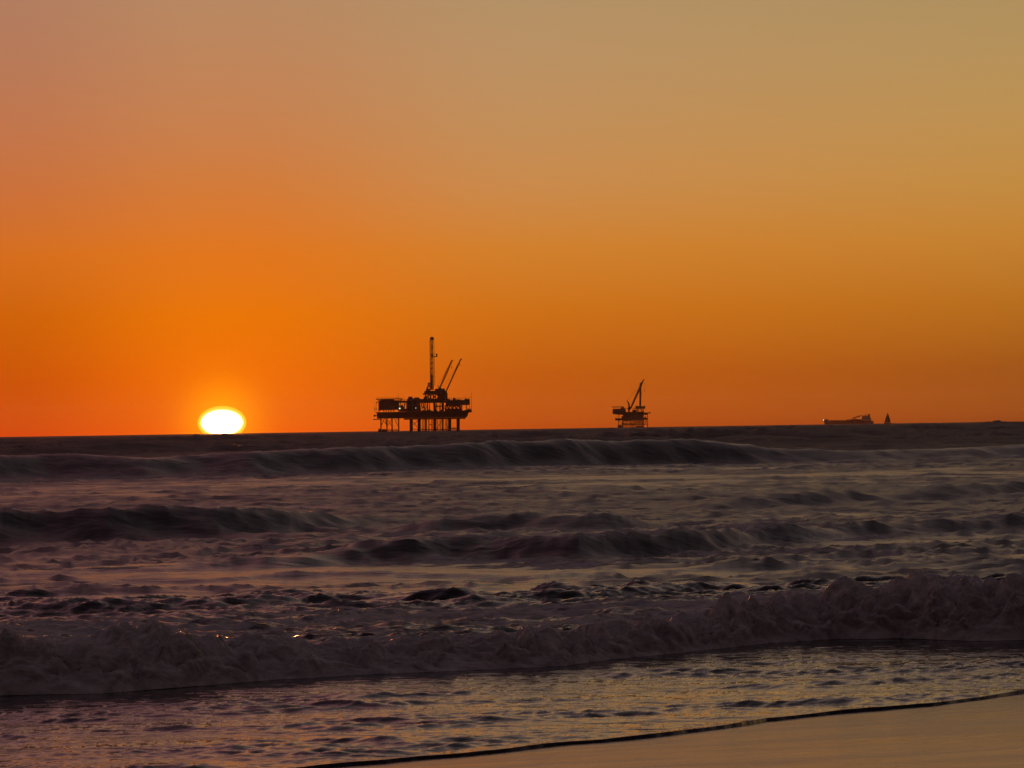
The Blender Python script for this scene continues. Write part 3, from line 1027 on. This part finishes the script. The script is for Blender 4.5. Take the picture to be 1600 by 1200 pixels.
    mbd.bar(pt(V, 706, 272, -2), pt(V, 748, 266, -2), .12)
    mbd.build('monkey_board', M_DARK, dmo)
    MB().tube(pt(V, 722, 600, 3), pt(V, 712, 110, 3), V.l(2.4), n=6).build('standpipe', M_DARK, dmo)
    # cranes
    def crane(X0, Y0, X1, Y1, w0, wm, w1, d, hook, ped):
        cr = MB()
        cr.tube(pt(V, ped, 745, d), pt(V, ped, Y0 + 18, d), 1.6, n=10)
        c = cr.build('crane', M_STEEL, r, True)
        boxv(MB(), V, ped - 18, ped + 12, Y0 - 4, Y0 + 22, d - 2, d + 2).build('crane_cab', M_DARK, c)
        bm = MB()
        Xm, Ym = X0 + (X1 - X0) * .5, Y0 + (Y1 - Y0) * .5
        bm.lattice(pt(V, X0, Y0, d), pt(V, Xm, Ym, d), V.l(w0), V.l(wm), 8, .13, .24)
        bm.lattice(pt(V, Xm, Ym, d), pt(V, X1, Y1, d), V.l(wm), V.l(w1), 8, .13, .24)
        bm.bar(pt(V, X1, Y1, d), pt(V, X1 + 14, Y1 + 3, d), .35)
        bm.build('boom', M_STEEL, c)
        hx, hy = hook
        hk = MB()
        hk.bar(pt(V, hx, Y1 + 6, d), pt(V, hx, hy, d), .06)
        hk.tube(pt(V, hx, hy - 6, d), pt(V, hx, hy + 8, d), .4, .25, 6)
        hk.build('hook_block', M_DARK, c)
        # gantry and pendants
        g = MB()
        g.bar(pt(V, ped, Y0 + 18, d), pt(V, ped - 26, Y0 - 30, d), .3)
        g.bar(pt(V, ped - 26, Y0 - 30, d), pt(V, X1 - 6, Y1 + 10, d), .06)
        g.build('pendant_line', M_DARK, c)
    crane(772, 626, 899, 336, 9, 17, 8, -6, (897, 408), 778)
    crane(840, 655, 994, 318, 7, 9, 7, 8, (984, 378), 836)
    jt = MB()
    jt.bar(pt(V, 938, 440, 8), pt(V, 962, 390, 8), V.l(8))
    jt.build('boom_joint', M_STEEL, r)
    # deck lamps that are lit
    for X, Y in ((358, 836), (524, 832)):
        lm = MB()
        c = Vector(pt(V, X, Y, -19))
        lm.tube(c + Vector((0, -.25, 0)), c + Vector((0, .25, 0)), .55 if X < 400 else .25, n=8)
        lm.build('deck_lamp', M_LAMP, r)
    return r
big_platform()

# ------------------------------------------------------------------ the small platform
def small_platform():
    D = 4400.0
    V = View(13.333, 600, 1100, D)
    loc, rz = place(985, D)
    loc.z += 0.3
    r = root("oil_platform", loc, rz)
    tag(r, "smaller, more distant oil platform to the right, with one slanting crane boom", "oil platform", "offshore oil platforms")
    U = 1130
    for i, (X, d) in enumerate(((340, -12), (945, -12), (420, 12), (860, 12), (640, -12))):
        MB().tube(pt(V, X, U, d), pt(V, X, 945, d), V.l(9 if i > 1 else 7), n=8).build('leg', M_STEEL, r, True)
    for i, X in enumerate((440, 470, 497, 522, 560, 590, 615, 665, 698, 730, 762, 785, 812, 838)):
        MB().tube(pt(V, X, U, (i % 3) * 4 - 4), pt(V, X, 945, (i % 3) * 4 - 4), V.l(8), n=6).build('conductor_pipe', M_RUST, r)
    for (X0, X1, Y, d, w) in ((340, 945, 1040, -12, 5), (420, 860, 1025, 12, 7), (440, 850, 1052, 0, 5), (700, 860, 990, 0, 12), (440, 860, 962, 0, 8)):
        MB().tube(pt(V, X0, Y, d), pt(V, X1, Y, d), V.l(w), n=6).build('brace', M_STEEL, r)
    for (X0, Y0, X1, Y1) in ((350, 960, 430, 1040), (880, 960, 940, 1040), (930, 960, 870, 1040), (530, 960, 640, 1040), (720, 1050, 650, 960)):
        MB().tube(pt(V, X0, Y0, -12), pt(V, X1, Y1, -8), V.l(5), n=6).build('brace', M_STEEL, r)
    bl = boxv(MB(), V, 322, 430, 1056, 1115, -17, -12)
    boxv(bl, V, 700, 860, 1075, 1112, -16, -12)
    bl.build('boat_landing', M_DARK, r)
    boxv(MB(), V, 268, 945, 908, 952, -15, 15).build('lower_deck', M_STEEL, r)
    boxv(MB(), V, 272, 300, 898, 908, -10, -4).build('railing', M_STEEL, r)
    boxv(MB(), V, 430, 862, 830, 908, -13, 13).build('process_module', M_MODULE, r)
    boxv(MB(), V, 400, 432, 868, 908, -10, 8).build('process_module', M_DARK, r)
    for X in (338, 935):
        boxv(MB(), V, X, X + 12, 815, 910, -12, -10).build('post', M_STEEL, r)
    boxv(MB(), V, 880, 905, 868, 908, -8, 0).build('equipment_box', M_DARK, r)
    up = boxv(MB(), V, 480, 865, 778, 832, -15, 14)
    upo = up.build('upper_deck', M_STEEL, r)
    boxv(MB(), V, 865, 1010, 792, 812, -8, 8).build('flare_walkway', M_STEEL, upo)
    boxv(MB(), V, 865, 945, 812, 842, -7, 6).build('equipment_box', M_DARK, upo)
    boxv(MB(), V, 985, 992, 765, 792, -2, -1).build('antenna_mast', M_DARK, upo)
    q = MB()
    q.prism([V(215, 722), V(480, 708), V(492, 760), V(490, 838), V(430, 842), V(330, 836), V(215, 824)], -14, 10)
    qo = q.build('quarters_module', M_MODULE, r)
    boxv(MB(), V, 385, 455, 682, 712, -10, 6).build('roof_unit', M_STEEL, qo)
    boxv(MB(), V, 450, 495, 704, 720, -8, 4).build('roof_unit', M_STEEL, qo)
    hd = boxv(MB(), V, 192, 452, 668, 680, -16, 10)
    hdo = hd.build('helideck', M_STEEL, r)
    for X in (235, 285, 345, 400):
        MB().bar(pt(V, X, 680, -8), pt(V, X + 8, 718, -8), .3).build('helideck_strut', M_STEEL, hdo)
    # rig package
    for X in (700, 728, 755, 800, 822, 852):
        boxv(MB(), V, X, X + 13, 712, 780, -5, 5).build('post', M_STEEL, r)
    sub = boxv(MB(), V, 740, 745, 712, 780, -8, 8)
    sub.bar(pt(V, 700, 778, -5), pt(V, 740, 716, -5), .4); sub.bar(pt(V, 790, 716, -5), pt(V, 850, 778, -5), .4)
    sub.build('substructure', M_STEEL, r)
    rg = boxv(MB(), V, 692, 893, 660, 714, -8, 8)
    boxv(rg, V, 632, 695, 694, 710, -5, 5); boxv(rg, V, 860, 893, 650, 662, -4, 4); boxv(rg, V, 698, 740, 650, 660, -4, 4)
    rgo = rg.build('rig_floor', M_STEEL, r)
    boxv(MB(), V, 625, 700, 735, 780, -8, 8).build('equipment_box', M_DARK, r)
    dm = MB()
    dm.lattice(pt(V, 790, 655, 2), pt(V, 797, 182, 2), V.l(26), V.l(24), 14, .22, .42)
    dmo = dm.build('derrick', M_RUST, r)
    MB().bar(pt(V, 791, 655, 2), pt(V, 797, 182, 2), V.l(6)).build('travelling_block', M_DARK, dmo)
    boxv(MB(), V, 783, 812, 172, 190, 1, 4).build('crown_block', M_DARK, dmo)
    boxv(MB(), V, 803, 828, 380, 396, 1, 3).build('monkey_board', M_DARK, dmo)
    boxv(MB(), V, 776, 806, 575, 625, 0, 4).build('driller_cabin', M_DARK, dmo)
    cr = MB()
    cr.tube(pt(V, 556, 780, -4), pt(V, 556, 725, -4), V.l(18), n=10)
    c = cr.build('crane', M_STEEL, r, True)
    cab = MB()
    cab.prism([V(522, 690), V(585, 682), V(600, 712), V(580, 735), V(530, 732)], -7, -1)
    cab.build('crane_cab', M_DARK, c)
    bm = MB()
    bm.lattice(pt(V, 590, 705, -4), pt(V, 735, 385, -4), V.l(16), V.l(30), 8, .25, .5)
    bm.lattice(pt(V, 735, 385, -4), pt(V, 842, 150, -4), V.l(30), V.l(14), 8, .25, .5)
    bm.bar(pt(V, 836, 165, -4), pt(V, 848, 118, -4), V.l(14))
    bm.bar(pt(V, 846, 125, -4), pt(V, 880, 98, -4), V.l(8))
    bm.build('boom', M_STEEL, c)
    g = MB()
    g.bar(pt(V, 560, 705, -4), pt(V, 556, 620, -4), V.l(17)); g.bar(pt(V, 556, 625, -4), pt(V, 540, 575, -4), V.l(14)); g.bar(pt(V, 540, 578, -4), pt(V, 512, 538, -4), V.l(9))
    g.build('crane_gantry', M_DARK, c)
    MB().bar(pt(V, 514, 540, -4), pt(V, 820, 190, -4), .12).build('pendant_line', M_DARK, c)
    hk = MB()
    hk.bar(pt(V, 878, 100, -4), pt(V, 878, 330, -4), .08)
    hk.tube(pt(V, 878, 330, -4), pt(V, 878, 350, -4), .5, n=6)
    hk.build('hook_block', M_DARK, c)
    return r
small_platform()

# ------------------------------------------------------------------ bulk carrier
def ship():
    D = 8200.0
    V = View(11.43, 630, 372, D)
    loc, rz = place(1325, D)
    loc.z = -2.2
    r = root("cargo_ship", loc, rz)
    tag(r, "long low cargo ship with its superstructure aft, far off on the horizon", "ship")
    # hull by cross sections, bow to the left
    secs = []
    for X, hw, top in ((186, .3, 316), (215, 5, 318), (262, 8.5, 320), (292, 9.5, 330), (420, 10, 332), (860, 10, 334), (1020, 9.5, 336), (1072, 7.5, 340)):
        secs.append((X, hw, top))
    vs, fs = [], []
    for X, hw, top in secs:
        x, zt = V(X, top)
        xb = V(X + (18 if X < 220 else 0), 400)[0]
        zb = -6.0
        vs += [(x, -hw, zt), (x, hw, zt), (xb, hw * .85, zb), (xb, -hw * .85, zb)]
    n = len(secs)
    for i in range(n - 1):
        for k in range(4):
            a, b = i * 4 + k, i * 4 + (k + 1) % 4
            fs.append((a, b, b + 4, a + 4))
    fs += [(3, 2, 1, 0), ((n - 1) * 4, (n - 1) * 4 + 1, (n - 1) * 4 + 2, (n - 1) * 4 + 3)]
    h = MB(); h.add(vs, fs)
    h.build('hull', M_HULL, r)
    s = boxv(MB(), V, 862, 1028, 286, 338, -9, 9)
    boxv(s, V, 866, 1012, 262, 286, -8, 8)
    boxv(s, V, 872, 960, 244, 262, -10, 10)
    so = s.build('superstructure', M_WHITE, r)
    f = MB(); f.prism([V(962, 262), V(1012, 262), V(1006, 218), V(972, 218)], -3, 3)
    f.build('funnel', M_DARK, so)
    MB().bar(pt(V, 935, 244, 0), pt(V, 935, 205, 0), .6).build('mast', M_DARK, so)
    for i in range(7):
        X = 880 + i * 20
        boxv(MB(), V, X, X + 10, 292, 302, -9.1, -9).build('window', M_DARK, so)
    b = MB()
    b.lattice(pt(V, 700, 292, 0), pt(V, 862, 244, 0), 1.6, 1.6, 10, .25, .45)
    b.build('unloading_boom', M_RUST, r)
    k = MB()
    k.prism([V(560, 334), V(600, 318), V(700, 306), V(770, 300), V(776, 308), V(860, 312), V(862, 334)], -4, 4)
    k.build('conveyor_housing', M_HULL, r)
    boxv(MB(), V, 215, 262, 312, 322, -3, 3).build('foredeck_house', M_HULL, r)
    MB().bar(pt(V, 240, 316, 0), pt(V, 240, 292, 0), .4).build('mast', M_DARK, r)
    for i in range(7):
        X = 310 + i * 36
        boxv(MB(), V, X, X + 26, 326, 333, -6, 6).build('hatch_cover', M_RUST, r)
    lm = MB()
    c = Vector(pt(V, 182, 324, -1))
    lm.tube(c + Vector((0, -.5, 0)), c + Vector((0, .5, 0)), 1.0, n=8)
    lm.build('bow_lamp', M_LAMP, r)
ship()

# ------------------------------------------------------------------ sailing boat
def sailboat():
    D = 3300.0
    V = View(11.43, 1322, 366, D)
    loc, rz = place(1270 + 1322 / 11.43, D)
    loc.z += 0.25
    r = root("sailboat", loc, rz)
    tag(r, "small sailing boat under full sail, right of the cargo ship", "sailboat")
    secs = [(1258, .1, 349), (1280, .9, 351), (1320, 1.35, 352), (1360, 1.2, 352), (1392, .8, 351)]
    vs, fs = [], []
    for X, hw, top in secs:
        x, zt = V(X, top)
        vs += [(x, -hw, zt), (x, hw, zt), (x, hw * .3, -.5), (x, -hw * .3, -.5)]
    n = len(secs)
    for i in range(n - 1):
        for k in range(4):
            a, b = i * 4 + k, i * 4 + (k + 1) % 4
            fs.append((a, b, b + 4, a + 4))
    fs += [(3, 2, 1, 0), ((n - 1) * 4, (n - 1) * 4 + 1, (n - 1) * 4 + 2, (n - 1) * 4 + 3)]
    h = MB(); h.add(vs, fs); h.build('hull', M_WHITE, r)
    boxv(MB(), V, 1300, 1350, 345, 352, -.7, .7).build('cabin', M_WHITE, r)
    MB().tube(pt(V, 1320, 352), pt(V, 1320, 150), .12, .07, 6).build('mast', M_DARK, r)
    MB().bar(pt(V, 1322, 340), pt(V, 1382, 343, .5), .08).build('boom', M_DARK, r)
    def sail(a, b, c, belly, name):
        # triangle a (top), b (tack), c (clew), bellied, 3 cm thick
        a, b, c = Vector(a), Vector(b), Vector(c)
        N = 8
        v, f, ids = [], [], {}
        for side in (0, 1):
            for i in range(N + 1):
                for j in range(i + 1):
                    t = i / N; s_ = j / i if i else 0
                    p = a.lerp(b, t).lerp(a.lerp(c, t), s_)
                    p = p + Vector((0.25 * math.sin(math.pi * t) * s_, belly * math.sin(math.pi * s_) * t + side * .03, 0))
                    ids[(side, i, j)] = len(v); v.append(p)
        for side in (0, 1):
            for i in range(N):
                for j in range(i + 1):
                    f.append((ids[side, i, j], ids[side, i + 1, j], ids[side, i + 1, j + 1]))
                    if j < i:
                        f.append((ids[side, i, j], ids[side, i + 1, j + 1], ids[side, i, j + 1]))
        m = MB(); m.add(v, f); m.build(name, M_SAIL, r, True)
    sail(pt(V, 1323, 160, .05), pt(V, 1323, 338, .05), pt(V, 1380, 341, .5), .9, 'mainsail')
    sail(pt(V, 1317, 178, -.05), pt(V, 1264, 347, -.05), pt(V, 1314, 343, .4), .7, 'jib')
sailboat()

# ------------------------------------------------------------------ haze over the sea
def haze():
    mb = MB()
    mb.box(-4200, 4200, -260, 13800, -20, 100)
    mt = bpy.data.materials.new("sea_haze")
    mt.use_nodes = True
    t = mt.node_tree
    for n in list(t.nodes): t.nodes.remove(n)
    pv = t.nodes.new('ShaderNodeVolumePrincipled')
    pv.inputs['Color'].default_value = (.92, .80, .68, 1)
    pv.inputs['Density'].default_value = 1.0e-5
    pv.inputs['Anisotropy'].default_value = 0.6
    ou = t.nodes.new('ShaderNodeOutputMaterial')
    t.links.new(pv.outputs[0], ou.inputs['Volume'])
    o = mb.build('haze', mt)
    tag(o, "thin orange-lit sea haze between the beach and the horizon", None, None, 'stuff')
haze()
